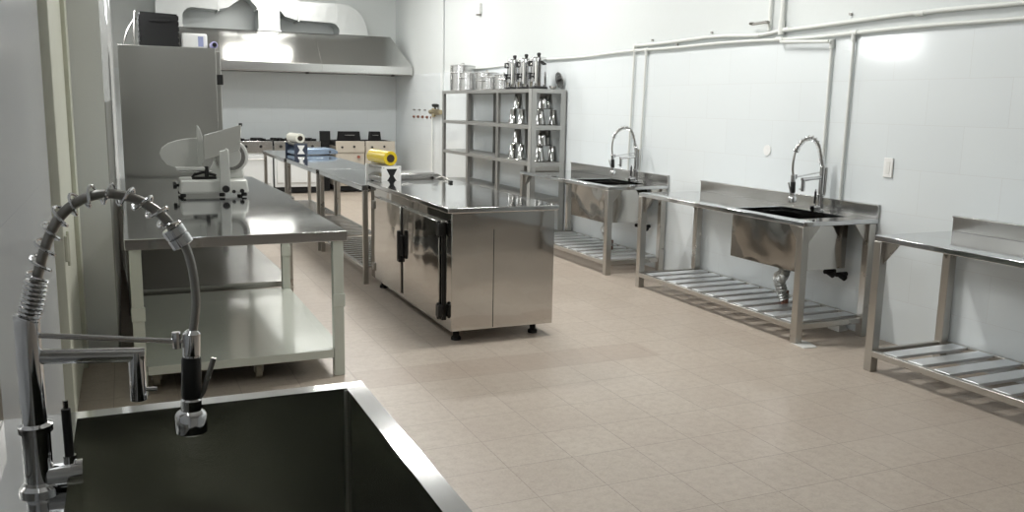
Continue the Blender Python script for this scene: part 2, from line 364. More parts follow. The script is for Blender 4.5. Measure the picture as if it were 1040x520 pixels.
# ---------------------------------------------------------------- spring faucets
def arc_pts(ctrl, n=10):
    """Catmull-Rom through the control points"""
    P = [Vector(c) for c in ctrl]; P = [2*P[0]-P[1]]+P+[2*P[-1]-P[-2]]; out = []
    for i in range(1, len(P)-2):
        for k in range(n):
            t = k/n; a, b, c, d_ = P[i-1], P[i], P[i+1], P[i+2]
            out.append(.5*((2*b)+(c-a)*t+(2*a-5*b+4*c-d_)*t*t+(3*b-a-3*c+d_)*t**3))
    out.append(P[-2]); return out
def faucet(label, loc, rz):
    F = thing('spring_faucet', label, 'faucet', loc, rz)
    link('base_flange', MB().lathe([(.036, 0), (.036, .008), (.028, .014), (.026, .02)]), 'chrome', F)
    link('column', MB().lathe([(.025, .01), (.025, .115), (.030, .118), (.030, .13), (.0215, .135), (.0215, .335), (.017, .34)]), 'chrome', F)
    link('side_pipe', MB().tube([(-.012, .022, .125), (-.016, .026, .16), (-.016, .026, .34)], .010), 'chrome', F)
    path = arc_pts([(0, 0, .33), (.012, 0, .37), (.021, 0, .41), (.034, 0, .455), (.053, 0, .503), (.078, 0, .537), (.116, 0, .560), (.157, 0, .564), (.202, 0, .550), (.243, 0, .518), (.268, 0, .478)], 12)
    link('hose', MB().tube(path, .0095, 12), 'hose', F)
    # spring: tight at the foot, open along the arch
    L = [0]
    for a, b in zip(path, path[1:]): L.append(L[-1]+(b-a).length)
    tot = L[-1]; pts = []; s_ = 0.; ph = 0.; i = 0
    while s_ < tot-.012:
        while i < len(L)-2 and L[i+1] < s_: i += 1
        t = (s_-L[i])/(L[i+1]-L[i]); p = path[i].lerp(path[i+1], t); tg = (path[i+1]-path[i]).normalized()
        side = Vector((0, 1, 0)); nn = tg.cross(side)
        pts.append(p+.0185*(math.cos(ph)*nn+math.sin(ph)*side))
        pitch = .0085 if s_ < .075 else (.0085+(s_-.075)/.03*.023 if s_ < .105 else .0315)
        ph += 2*PI/20; s_ += pitch/20
    link('spring', MB().tube(pts, .0030, 6), 'chrome', F)
    e = path[-1]; tg = (path[-1]-path[-4]).normalized()
    R_ = tg.to_track_quat('Z', 'Y').to_matrix().to_4x4()
    link('hose_clamp', MB().lathe([(.019, -.022), (.0215, -.02), (.0215, -.004), (.018, -.002), (.0215, 0), (.0215, .018), (.015, .021)], e, mat=R_), 'chrome', F)
    h2 = arc_pts([e, (.283, 0, .452), (.293, 0, .40), (.295, 0, .34), (.286, 0, .275)], 8)
    link('spray_hose', MB().tube(h2, .0085, 12), 'hose', F)
    hd = link('spray_head', MB().lathe([(.010, .29), (.017, .283), (.0172, .245), (.017, .24), (.016, .239), (.0165, .15), (.020, .146), (.020, .125), (.0275, .12), (.0305, .114), (.0305, .080), (.028, .077), (.012, .084)], (0, 0, 0), mat=Matrix.Translation((.312, 0, 0)) @ Matrix.Rotation(-.0, 4, 'Y')), 'chrome', F)
    hd.rotation_euler = (0, .0, 0)
    hd.data.transform(Matrix.Translation((.284, 0, .27)) @ Matrix.Rotation(.045, 4, 'Y') @ Matrix.Translation((-.312, 0, -.27)))
    g = MB().lathe([(.0175, .235), (.0192, .228), (.0188, .19), (.0192, .157), (.0175, .15)], (0, 0, 0), mat=Matrix.Translation((.312, 0, 0)))
    g_ = link('grip', g, 'black', hd)
    g_.data.transform(Matrix.Translation((.284, 0, .27)) @ Matrix.Rotation(.045, 4, 'Y') @ Matrix.Translation((-.312, 0, -.27)))
    link('trigger', MB().tube([(.284, 0, .135), (.302, -.0, .16), (.325, -.0, .228)], [.007, .005, .0055], 10), 'hose', hd)
    link('support_arm', MB().tube([(.018, 0, .303), (.266, 0, .268)], .0055, 10).tube([(.256, 0, .255), (.256, 0, .288)], .0085, 10), 'chrome', F)
    sp = link('spout', MB().tube([(.015, 0, .262), (.17, 0, .250), (.196, 0, .248)], .0145, 14).tube([(.182, 0, .255), (.182, 0, .158)], .0155, 14), 'chrome', F)
    link('spout_knob', MB().tube([(.19, 0, .178), (.216, 0, .176)], .0045, 8), 'chrome', sp)
    link('valve_body', MB().tube([(.015, 0, .026), (.076, 0, .026)], .0245, 18).tube([(.054, 0, .03), (.054, 0, .062)], .012, 12), 'chrome', F)
    link('lever', MB().tube([(.054, 0, .062), (.053, 0, .155)], .0085, 12), 'black', F)
    link('lever_tip', MB().tube([(.053, 0, .153), (.053, 0, .172)], .005, 10), 'chrome', F)
    return F
F0 = faucet('large chrome spring faucet in the foreground over the dark sink', (-.182, 1.8, .90), 0)
F2 = dup(F0, (XR-.10, 5.22, .88), PI, 'chrome spring faucet on the middle sink table of the right wall')
F1 = dup(F0, (XR-.10, 7.93, .88), PI, 'chrome spring faucet on the farther sink table, beside the rack')

# ---------------------------------------------------------------- foreground sink
S = thing('sink_table', 'deep dark steel sink in the foreground at the bottom left', 'sink', (0, 0, 0))
ix0, ix1, iy0, iy1, H, dp = -.135, .503, .95, 2.195, .90, .42
link('rim', MB().box(-.305, ix0, .85, 2.245, H-.004, H).box(ix1, .554, .85, 2.245, H-.004, H).box(ix0, ix1, iy1, 2.245, H-.004, H).box(ix0, ix1, .85, iy0, H-.004, H).box(.5505, .554, .85, 2.245, H-.04, H-.004).box(-.305, .5505, 2.2415, 2.245, H-.04, H-.004), 'top', S)
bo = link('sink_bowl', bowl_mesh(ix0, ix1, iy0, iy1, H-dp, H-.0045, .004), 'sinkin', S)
link('drain', MB().lathe([(.05, 0), (.055, .004), (.03, .006), (.0, .004)], (.18, 1.5, H-dp)), 'chrome', bo)
link('backsplash', MB().box(-.305, -.29, .85, 2.245, H, H+.10), 'steel', S, .003)
for x in (-.27, .52):
    for y in (.88, 2.215): link('leg', MB().box(x-.025, x+.025, y-.025, y+.025, 0, H-.004), 'leg', S, .003)
link('shelf', MB().box(-.25, .5, .9, 2.19, .14, .17), 'leg', S, .003)
link('drain_pipe', MB().tube([(.18, 1.5, H-dp), (.18, 1.5, .0)], .03), 'pvc', S)

# ---------------------------------------------------------------- cream table with steel top (front left)
def work_table(label, x0, x1, y0, y1, H, rz, legmat, shelf, cat='table', shelfz=.17, midlegs=0, apron=.06, legw=.05, name='work_table', inset=.02, slats=False, mat='top', topmat=None):
    L = y1-y0; Wd = x1-x0
    T = thing(name, label, cat, (x0, y0, 0), rz)
    link('worktop', MB().box(0, Wd, 0, L, H-.012, H).box(0, Wd, 0, .012, H-apron, H-.012).box(0, Wd, L-.012, L, H-apron, H-.012).box(0, .012, .012, L-.012, H-apron, H-.012).box(Wd-.012, Wd, .012, L-.012, H-apron, H-.012), mat, T, .003)
    ys = [inset+legw/2, L-inset-legw/2]
    for k in range(midlegs): ys.append(L*(k+1)/(midlegs+1))
    legs = []
    for y in ys:
        for x in (inset+legw/2, Wd-inset-legw/2):
            legs.append(link('leg', MB().box(x-legw/2, x+legw/2, y-legw/2, y+legw/2, 0, H-.012), legmat, T, .004))
    a, b = inset+.004, inset+legw+.003
    if slats:
        f = MB().box(a, a+.03, b, L-b, shelfz-.03, shelfz).box(Wd-a-.03, Wd-a, b, L-b, shelfz-.03, shelfz)
        n = int((L-.1)/.12)
        for i in range(n):
            c = .05+(L-.1)*(i+.5)/n; f.box(a+.03, Wd-a-.03, c-.028, c+.028, shelfz-.02, shelfz-.002)
        link('slatted_shelf', f, shelf, T, .002)
    else:
        f = MB().box(b, Wd-b, a, L-a, shelfz-.012, shelfz).box(a, Wd-a, b, L-b, shelfz-.0125, shelfz-.0005)
        f.box(b, Wd-b, a, a+.012, shelfz-.05, shelfz-.012).box(b, Wd-b, L-a-.012, L-a, shelfz-.05, shelfz-.012)
        link('shelf', f, shelf, T, .002)
    return T, legs
TA, lg = work_table('cream painted table with steel top and low shelf behind the foreground sink', -.03, 1.185, 5.10, 7.10, .893, -.0, 'creamsteel', 'creamsteel', legw=.062, shelfz=.165)
for l in lg[:4]:
    bb = [Vector(c) for c in l.bound_box]; x0_ = min(v.x for v in bb); x1_ = max(v.x for v in bb); y0_ = min(v.y for v in bb); y1_ = max(v.y for v in bb)
    link('bracket', MB().box(x0_-.004, x1_+.006, y0_-.006, y0_, .43, .51).box(x1_, x1_+.006, y0_, y1_, .43, .51), 'creamsteel', l, .003)
TB, _ = work_table('steel table carrying the meat slicer, right behind the cream table', -.05, 1.235, 7.115, 9.22, .885, .0, 'leg', 'steel', legw=.05, shelfz=.2)
TB.rotation_euler = (0, 0, .03)
# low dolly under the cream shelf, its black deck standing for the shade there
D = thing('dolly', 'low dolly with pale wheels under the cream table shelf, black deck imitating shade', 'dolly', (.38, 5.42, 0))
link('shade_deck', MB().box(-.35, .62, -.17, 1.3, .100, .112), 'blackm', D, .003)
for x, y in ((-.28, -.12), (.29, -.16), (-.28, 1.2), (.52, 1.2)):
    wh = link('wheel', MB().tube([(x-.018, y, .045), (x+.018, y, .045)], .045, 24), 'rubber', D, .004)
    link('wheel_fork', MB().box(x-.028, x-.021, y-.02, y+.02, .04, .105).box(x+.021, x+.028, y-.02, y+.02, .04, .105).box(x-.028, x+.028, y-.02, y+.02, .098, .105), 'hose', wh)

# ---------------------------------------------------------------- long steel tables in line behind the island
LZ = .915
ytab = [(7.74, 9.72), (9.73, 11.72), (11.73, 13.66)]
for (a, b), xo, t in zip(ytab, (1.94, 1.92, 1.90), ('steel work table directly behind the island, under the yellow film roll', 'middle one of the three steel tables in line behind the island', 'farthest steel table of the line, carrying the white film roll')):
    work_table(t, xo, xo+.72, a, b, LZ, 0, 'leg', 'steel', slats=True, apron=.05, legw=.045, shelfz=.16, inset=.012)

# ---------------------------------------------------------------- island refrigerator
I = thing('counter_refrigerator', 'mirror polished steel island cabinet with two black-handled doors on its left side', 'refrigerated counter', (1.985, 5.545, 0), -.0)
IW, IL, IB, IH = .80, 2.14, .09, .918
link('body', MB().box(.02, IW, 0, IL, IB, IH), 'mirror', I, .004)
link('worktop', MB().box(-.012, IW+.03, -.012, IL+.01, IH, IH+.035), 'mtop', I, .005)
link('end_seam', MB().box(.33, .334, -.0015, .001, IB+.01, IH-.12), 'blackm', I)
for x in (.1, .7):
    for y in (.12, IL-.12): link('foot', MB().lathe([(.035, 0), (.035, .02), (.022, .03), (.022, IB)], (x, y, 0), n=18), 'blackm', I)
for a, b in ((1.05, 1.11), (.150, .165)): link('door_gasket', MB().box(.004, .02, a, b, IB+.05, IH-.08), 'black', I)
for a, b in ((.18, 1.04), (1.12, 1.90)):
    dr = link('door', MB().box(-.012, .02, a, b, IB+.045, IH-.075), 'mirror', I, .006)
    if a < 1:
        link('handle', MB().box(-.04, -.012, b-.012, b+.05, .46, .62).box(-.055, -.03, b-.005, b+.035, .43, .66), 'black', dr, .008)
        for z in (.21, .79): link('hinge', MB().box(-.03, .004, a-.055, a+.012, z-.045, z+.045).tube([(-.02, a-.022, z-.06), (-.02, a-.022, z+.06)], .012, 10), 'black', dr, .006)
    else:
        link('handle', MB().box(-.038, -.012, a-.05, a+.012, .40, .56), 'black', dr, .008)
        for z in (.22, .77): link('hinge', MB().box(-.025, .004, b-.012, b+.05, z-.035, z+.035), 'hose', dr, .006)

# ---------------------------------------------------------------- film wrapping machines
def wrapper(label, loc, rz, roll, plate, cut, body):
    W = thing('film_wrapper', label, 'film dispenser', loc, rz)
    # local: x to the right along the bed, y away
    link('bed', MB().prism([(0, .012), (.62, .012), (.62, .05), (.56, .085), (.05, .085), (0, .06)], .05, .42, 'y'), body, W, .006)
    link('hot_plate', MB().box(.12, .54, .09, .38, .085, .092), body, W, .002)
    for y in (0, .43):
        pl = link('end_plate', MB().box(-.02, .165, y, y+.018, 0, .165), plate, W, .004)
        if y == 0:
            link('plate_opening', MB().prism([(.02, .02), (.125, .02), (.09, .075), (.125, .14), (.02, .14), (.055, .075)], -.002, .0005, 'y'), cut, pl)
            for px, pz in ((-.005, .15), (.15, .15), (-.005, .015), (.15, .015)): link('screw', MB().tube([(px, -.003, pz), (px, 0, pz)], .005, 8), 'steel', pl)
    r_ = link('film_roll', MB().tube([(.07, .02, .235), (.07, .47, .235)], .066, 32), roll, W, .003)
    link('roll_core', MB().tube([(.07, .013, .235), (.07, .021, .235)], .036, 24), 'core', r_)
    for cx_ in (.03, .115): link('cradle_roller', MB().tube([(cx_, .018, .150), (cx_, .43, .150)], .018, 14), 'hose', W)
    for fx, fy in ((.03, .09), (.59, .09), (.03, .38), (.59, .38)): link('foot', MB().lathe([(.012, 0), (.012, .014)], (fx, fy, 0), n=10), 'black', W)
    link('knob', MB().tube([(.5, .05, .045), (.5, .035, .045)], .014, 14), 'black', W)
    return W
wrapper('grey film wrapping machine with a yellow film roll and white end plate', (2.155, 7.775, LZ), .10, 'yellow', 'white', 'blackm', 'steel')
wrapper('film wrapping machine with a white film roll on dark brackets and bluish bed', (2.16, 12.30, LZ), .12, 'film', 'darkblue', 'white', 'blue')
cd = MB().tube(arc_pts([(2.68, 7.86, .958), (2.72, 7.80, .975), (2.74, 7.70, .962), (2.72, 7.60, .959), (2.64, 7.50, .959), (2.66, 7.42, .959)], 8), .004, 8)
cdo = link('power_cord', cd, 'hose'); tag(cdo, 'thin power cord with a black plug lying on the island top', 'cord')
link('plug', MB().box(2.645, 2.675, 7.37, 7.42, .954, .974), 'black', cdo, .004)

# ---------------------------------------------------------------- meat slicer
SL = thing('meat_slicer', 'silver grey electric meat slicer on the steel table at the left', 'slicer', (.63, 7.40, .893), .0)
# photo scale .0073 m per pixel, x0 at pixel 217.5, z0 at pixel 200
def sx(px): return (px-217.5)*.0073
def sz(py): return (199-py)*.0074
link('base', MB().hexa([(sx(182), -.17, .03), (sx(254), -.17, .03), (sx(254), .20, .03), (sx(182), .20, .03), (sx(184), -.16, .135), (sx(252), -.16, .135), (sx(252), .19, .135), (sx(184), .19, .135)]), 'slicer', SL, .015)
for x in (sx(186), sx(249)):
    for y in (-.12, .16): link('foot', MB().lathe([(.022, 0), (.024, .012), (.018, .034)], (x, y, 0), n=16), 'black', SL)
link('foot', MB().lathe([(.022, 0), (.024, .012), (.018, .034)], (sx(226), -.12, 0), n=16), 'black', SL)
link('index_knob', MB().tube([(sx(183), -.02, .085), (sx(179.5), -.02, .085)], .012, 12).tube([(sx(180.5), -.02, .085), (sx(177), -.02, .085)], .03, 20), 'black', SL, .004)
# sloping carriage tray with a rounded end
tray = [(sx(208), sz(137)), (sx(196), sz(138)), (sx(184), sz(140)), (sx(174), sz(143)), (sx(167.5), sz(148)), (sx(165), sz(154)), (sx(167), sz(160)), (sx(172), sz(166)), (sx(180), sz(169)), (sx(208), sz(168))]
link('carriage_tray', MB().prism(tray, .02, .032, 'y', mat=Matrix.Rotation(.0, 4, 'X')), 'slicerplate', SL, .004)
link('tray_edge', MB().box(sx(180), sx(209), -.14, .02, sz(170.5), sz(168)), 'slicerplate', SL, .003)
link('end_fence', MB().prism([(sx(203), sz(165)), (sx(204), sz(124)), (sx(206.5), sz(127)), (sx(209), sz(137)), (sx(209), sz(162)), (sx(206), sz(167))], -.03, .06, 'y'), 'slicerplate', SL, .003)
link('gauge_plate', MB().hexa([(sx(209), -.155, sz(160)), (sx(246), -.155, sz(149)), (sx(246), -.145, sz(149)), (sx(209), -.145, sz(160)), (sx(210), -.075, sz(134)), (sx(249), -.075, sz(123)), (sx(249), -.065, sz(123)), (sx(210), -.065, sz(134))]), 'fridge', SL, .003)
bl = link('blade_guard', MB().tube([(sx(238), -.02, sz(157)), (sx(238), .055, sz(157))], .135, 48), 'slicer', SL, .012)
link('blade', MB().tube([(sx(237), -.035, sz(157)), (sx(237), -.021, sz(157))], .118, 48), 'steel', bl, .004)
link('blade_cover', MB().tube([(sx(237), -.045, sz(157)), (sx(237), -.034, sz(157))], .085, 40), 'slicerplate', bl, .004)
link('motor_housing', MB().hexa([(sx(212), -.02, .13), (sx(252), -.02, .13), (sx(252), .16, .13), (sx(212), .16, .13), (sx(222), .0, sz(160)), (sx(250), .0, sz(160)), (sx(250), .12, sz(160)), (sx(222), .12, sz(160))]), 'slicer', SL, .02)
link('front_post', MB().prism([(sx(222.5), .035), (sx(234.5), .035), (sx(233), sz(149)), (sx(230.5), sz(147)), (sx(229.5), sz(149)), (sx(224), sz(150))], -.21, -.162, 'y'), 'slicerplate', SL, .006)
link('lock_knob', MB().tube([(sx(228.7), -.240, sz(190)), (sx(228.7), -.210, sz(190))], .028, 24), 'black', SL, .005)
link('button', MB().tube([(sx(237.5), -.182, sz(193.5)), (sx(237.5), -.165, sz(193.5))], .014, 16), 'black', SL)
link('button', MB().tube([(sx(246), -.185, sz(193)), (sx(246), -.165, sz(193))], .017, 16), 'black', SL)
link('carriage_arm', MB().box(sx(196), sx(221), -.10, -.06, sz(181), sz(178)).box(sx(209), sx(213), -.11, -.07, sz(179), sz(167)).tube([(sx(198), -.08, sz(176)), (sx(208), -.08, sz(173.5)), (sx(221), -.08, sz(177))], .011, 10).tube([(sx(196), -.08, sz(179)), (sx(200), -.08, sz(174))], .009, 10), 'black', SL, .004)
link('slide_rod', MB().tube([(sx(184), -.0, sz(173)), (sx(222), 0, sz(173))], .008, 10), 'chrome', SL)
link('pusher_rod', MB().tube([(sx(246), .0, sz(151)), (sx(249.5), .0, sz(124))], .007, 10).tube([(sx(249.5), .0, sz(125)), (sx(249.5), .0, sz(121.5))], .014, 12), 'black', SL)

# ---------------------------------------------------------------- tall fridge, what stands on it
FR = thing('refrigerator', 'tall satin steel upright refrigerator behind the meat slicer', 'refrigerator', (-.012, 9.36, 0))
FW, FD, FH = .935, 1.35, 2.155
link('body', MB().box(0, FW-.05, 0, FD, .12, FH), 'fridge', FR, .006)
link('side_trim', MB().box(-.002, FW-.045, -.012, 0, .12, FH), 'fridge', FR, .004)
for k, (a, b) in enumerate(((.01, .665), (.675, FD-.01))):
    dr = link('door', MB().box(FW-.045, FW, a, b, .15, FH-.03), 'fridge', FR, .006)
    link('handle', MB().tube([(FW, b-.05, 1.0), (FW+.04, b-.05, 1.02), (FW+.04, b-.05, 1.28), (FW, b-.05, 1.3)], .009, 10), 'chrome', dr)
    for z in (.3, 1.85): link('hinge', MB().box(FW-.045, FW+.018, a-.005, a+.04, z-.05, z+.05), 'black', dr, .004)
for x in (.08, FW-.12):
    for y in (.08, FD-.08): link('foot', MB().lathe([(.03, 0), (.03, .02), (.02, .03), (.02, .12)], (x, y, 0), n=14), 'blackm', FR)
ct = MB()
CR = thing('crate', 'black plastic crate with ribbed sides standing on top of the tall refrigerator', 'crate', (.195, 9.50, FH), .0)
CR.scale = (.84, 1, .80)
prof = [( -.02, 0)]
n = 6; pr_ = []
for i in range(n):
    z = .40*i/n; pr_ += [(.415+.012, z), (.415+.012, z+.045), (.415-.006, z+.052), (.415-.006, z+.062)]
poly = [(x, z) for x, z in pr_]+[(.415, .40)]
poly += [(-.0, .415)]+[(.415-x, z) for x, z in reversed(pr_)]
link('body', MB().prism(poly, 0, .5, 'y'), 'blackm', CR)
link('handle_ledge', MB().box(.10, .32, -.012, .0, .30, .33), 'blackm', CR, .003)
PK = thing('parcel', 'small white wrapped parcel with a blue label, on the refrigerator beside the black crate', 'parcel', (.57, 9.54, FH))
link('wrapping', MB().box(0, .25, 0, .2, 0, .15), 'white', PK, .02)
link('label', MB().box(.16, .21, -.002, .0005, .02, .12), 'bluelabel', PK)
BT = thing('bottle', 'lilac bottle with a black cap lying at the refrigerator edge beside the parcel', 'bottle', (.873, 9.42, FH))
link('body', MB().lathe([(.02, .0), (.035, .01), (.035, .14), (.02, .155)], (-.0, 0, .036), mat=Matrix.Rotation(-PI/2, 4, 'X'), n=20), plain('lilac plastic', (.38, .36, .62), .4), BT)
link('cap', MB().lathe([(.022, -.035), (.022, .0)], (0, 0, .036), mat=Matrix.Rotation(-PI/2, 4, 'X'), n=18), 'black', BT)
WR = thing('wire_stand', 'bent grey wire stand leaning by the black crate on the refrigerator', 'wire stand', (.085, 9.55, FH))
link('wire', MB().tube(arc_pts([(-.05, 0, .008), (.0, .02, .15), (.06, .04, .25), (.09, .04, .27)], 6), .009, 8).tube([(-.1, 0, .008), (.09, 0, .008)], .008, 8).tube(arc_pts([(.055, .0, .01), (.06, .02, .2), (.075, .03, .34)], 5), .007, 8), 'hose', WR)

# ---------------------------------------------------------------- extractor hood and duct
HD = thing('extractor_hood', 'long stainless extractor hood across the back wall above the stoves', 'extractor hood', (0, 0, 0))
yb = YB-.01
A = [(.45, 16.0), (5.0, 16.0)]
hb = MB()
x0, x1, zb, zl, zt, yf, yt = .45, 5.0, 2.185, 2.325, 2.90, 16.0, 16.62
hb.hexa([(x0, yf, zl), (x1, yf, zl), (x1, yb, zl), (x0, yb, zl), (x0+.2, yt, zt), (x1-.26, yt, zt), (x1-.26, yb, zt), (x0+.2, yb, zt)])
link('canopy', hb, 'hood', HD, .004)
link('lip', MB().box(x0, x1, yf, yf+.02, zb, zl).box(x0, x0+.02, yf+.02, yb, zb, zl).box(x1-.02, x1, yf+.02, yb, zb, zl).box(x0, x1, yb-.02, yb, zb, zl), 'hood', HD, .003)
link('gutter', MB().box(x0+.02, x1-.02, yf+.02, yf+.06, zb-.015, zb+.0), 'hose', HD)
for x in (1.6, 3.3): link('seam', MB().hexa([(x, yf-.003, zb+.005), (x+.006, yf-.003, zb+.005), (x+.006, yf+.002, zb+.005), (x, yf+.002, zb+.005), (x, yf-.003, zl), (x+.006, yf-.003, zl), (x+.006, yf+.002, zl), (x, yf+.002, zl)]).hexa([(x, yf-.003, zl), (x+.006, yf-.003, zl), (x+.006, yf+.005, zl), (x, yf+.005, zl), (x, yt-.003, zt), (x+.006, yt-.003, zt), (x+.006, yt+.005, zt), (x, yt+.005, zt)]), 'hose', HD)
for x in (3.05, 4.62): link('drain_plug', MB().lathe([(.03, -.03), (.04, 0)], (x, yf+.05, zb-.01), n=14), 'blackm', HD)
DU = thing('ventilation_duct', 'galvanised sheet metal duct with side elbows rising from the hood top', 'duct', (0, 0, 0))
dy0, dy1 = 16.62, 17.1
def arc(cx, cz, r, a0, a1, n=10): return [(cx+r*math.cos(a0+(a1-a0)*i/n), cz+r*math.sin(a0+(a1-a0)*i/n)) for i in range(n+1)]
link('center_riser', MB().prism([(2.31, 2.90), (2.69, 2.90), (2.69, 3.27), (2.31, 3.27)], dy0, dy1, 'y'), 'galv', DU, .003)
link('plenum', MB().prism([(2.31, 3.27), (2.69, 3.27), (2.78, 3.17), (3.0, 3.11), (3.0, 3.45), (2.86, 3.62), (2.86, 4.19), (2.14, 4.19), (2.14, 3.62), (2.0, 3.62), (2.0, 3.50), (2.17, 3.43)], dy0, dy1, 'y'), 'galv', DU, .003)
def arm(name, p, fl):
    o = link(name, MB().prism(p, dy0, dy1, 'y'), 'galv', DU, .002)
    for x, z0_, z1_ in fl: link('flange', MB().box(x, x+.025, dy0-.012, dy1, z0_, z1_), 'galv', o)
arm('side_duct', [(3.0, 3.45), (3.0, 3.12), (3.62, 3.10)]+arc(3.62, 2.95, .15, PI/2, 0)+[(3.77, 2.90), (4.30, 2.90)]+arc(3.78, 2.94, .52, 0, PI/2), ((3.01, 3.09, 3.465), (3.72, 3.09, 3.465)))
arm('side_duct', [(2.0, 3.62), (.98, 3.62)]+arc(.98, 3.24, .38, PI/2, PI)[1:]+[(.60, 2.90), (1.03, 2.90), (1.03, 3.04)]+arc(1.21, 3.06, .18, PI, PI/2)+[(1.60, 3.22), (1.80, 3.27), (2.0, 3.42)], ((1.62, 3.20, 3.635),))
for x0_, x1_ in ((2.29, 2.71), (3.75, 4.32), (.58, 1.05)): link('collar', MB().box(x0_, x1_, dy0-.015, dy1, 2.90, 2.925), 'galv', DU)
link('joint_band', MB().box(2.28, 2.72, dy0-.012, dy1, 3.255, 3.275), 'galv', DU)

# ---------------------------------------------------------------- stoves under the hood
def stove(label, x0, x1, oven):
    w_ = x1-x0; T = thing('stove', label, 'stove', (x0, 16.12, 0))
    link('body', MB().box(0, w_, .03, .9, .12, .86), 'ivory' if not oven else 'whitepaint', T, .006)
    link('control_panel', MB().box(0, w_, 0, .05, .74, .95), 'steel' if oven else 'ivory', T, .006)
    link('hob', MB().box(0, w_, .05, .9, .86, .945), 'blackm', T, .004)
    for i in range(4):
        link('leg', MB().lathe([(.025, 0), (.025, .12)], ((.06, w_-.06)[i % 2], (.1, .8)[i//2], 0), n=12), 'blackm', T)
    link('plinth', MB().box(.01, w_-.01, .06, .85, .03, .12), 'blackm', T)
    nk = 4 if oven else 2
    for i in range(nk):
        link('knob', MB().tube([(w_*(i+.5+(.1 if oven else 0))/(nk+.4), -.022, .855 if oven else .84+.01*i), (w_*(i+.5+(.1 if oven else 0))/(nk+.4), 0, .855 if oven else .84+.01*i)], .026 if oven else .020, 14), 'black', T)
    if oven:
        dr = link('oven_door', MB().box(.04, w_-.04, .0, .03, .2, .70), 'whitepaint', T, .006)
        link('handle', MB().tube([(.12, 0, .63), (.12, -.04, .63), (w_-.12, -.04, .63), (w_-.12, 0, .63)], .009, 8), 'hose', dr)
        for i in range(3):
            for j in range(2):
                c = (w_*(i+.5)/3, .26+.4*j)
                g = MB()
                for k in range(4): g.box(-.11, .11, -.008, .008, .945, .985, Matrix.Translation((c[0], c[1], 0)) @ Matrix.Rotation(PI*k/4, 4, 'Z'))
                link('grate', g, 'black', T)
    else:
        link('valve_knob', MB().tube([(w_*.78, -.025, .66), (w_*.78, 0.03, .66)], .025, 14), 'red', T)
        link('front_panel', MB().box(.02, w_-.02, .02, .03, .16, .72), 'ivory', T, .003)
    return T
stove('stove at the left end under the hood, its front half hidden by the slicer table', 1.30, 2.42, True)
stove('range with black grates and steel front behind the white film roll', 2.45, 3.28, True)
s3 = stove('beige-fronted fryer unit left of the last one, behind the yellow roll', 3.56, 4.10, False)
s4 = stove('beige-fronted fryer unit at the right end of the stove row', 4.12, 4.68, False)
for i, (a, b, z, t) in enumerate(((3.38, 3.56, 1.12, 'leftmost'), (3.68, 4.12, 1.12, 'widest'), (4.28, 4.52, 1.12, 'rightmost'))):
    e = thing('fryer_pan', f'{t} black square pan standing on end at the back of the beige fryers', 'pan', (a, 16.50, .947 if i else .0))
    z0 = 0 if i else 0
    if i:
        link('pan', MB().prism([(0, 0), (b-a, 0), (b-a-.02, .17), (.02, .17)], 0, .10, 'y'), 'blackm', e, .006)
        link('pan_handle', MB().tube([((b-a)*.3, .0, .1), ((b-a)*.3, -.04, .1), ((b-a)*.7, -.04, .1), ((b-a)*.7, 0, .1)], .008, 8), 'hose', e)
    else:
        e.name = 'burner_stand'; tag(e, 'narrow black stand between the grated range and the beige fryers', 'burner stand')
        link('post', MB().box(.0, b-a-.04, 0, .3, 0, .93), 'blackm', e, .004)
        link('back_guard', MB().box(-.02, b-a-.02, .0, .12, .93, z), 'blackm', e, .006)

# ---------------------------------------------------------------- rack in the corner of the right wall
RK = thing('storage_rack', 'grey steel open storage rack against the right wall beyond the far sink', 'rack', (4.53, 9.72, 0))
RD, RL, RH = .46, 3.3, 1.855
ysp = [.03, 1.08, 2.2, 3.24]
for y in ysp:
    link('post', MB().box(0, .008, y-.035, y+.035, 0, RH).box(0, .05, y-.004, y+.004, 0, RH), 'rackm', RK)
    link('post', MB().box(RD-.008, RD, y-.045, y+.045, 0, RH).box(RD-.05, RD, y-.004, y+.004, 0, RH), 'rackm', RK)
link('corner_post', MB().box(-.004, .06, -.012, -.004, 0, RH).box(-.008, 0, -.012, .075, 0, RH), 'rackside', RK)
link('corner_post', MB().box(RD-.07, RD+.0, -.012, -.004, 0, RH), 'rackside', RK)
for z in (RH, 1.415, .965, .52, .10):
    sh = link('shelf', MB().box(.0, RD, 0, RL-.03, z-.005, z).box(-.003, .012, 0, RL-.03, z-.045, z-.005).box(RD-.012, RD+.003, 0, RL-.03, z-.045, z-.005), 'rackm', RK)
    link('shelf_end', MB().box(.06, RD-.07, -.010, -.002, z-.05, z), 'rackside', sh)

def tumbler():
    """tall tapered jug standing mouth down"""
    return MB().lathe([(.066, 0), (.072, .002), (.073, .007), (.069, .012), (.066, .014), (.042, .186), (.038, .192), (.034, .188), (.030, .190)], n=24)
tproto = None
wh = ['upper', 'lower']
grp = [('front', (4.62, 10.92), (4.62, 10.68)), ]
spots = []
for si, z in enumerate((1.415, .965)):
    for (y, col) in ((10.62, 'far'), (10.42, 'near')):
        pass
    spots += [(4.66, 10.55, z, si, 'left in bottom row of the far pyramid'), (4.66, 10.28, z, si, 'right in bottom row of the far pyramid'), (4.66, 10.415, z+.194, si, 'on top of the far pyramid')]
    spots += [(4.725, 9.88, z, si, 'left in bottom row at the rack end'), (4.905, 9.88, z, si, 'right in bottom row at the rack end'), (4.755, 9.87, z+.194, si, 'left of the upper two at the rack end'), (4.87, 9.965, z+.194, si, 'right of the upper two at the rack end')]
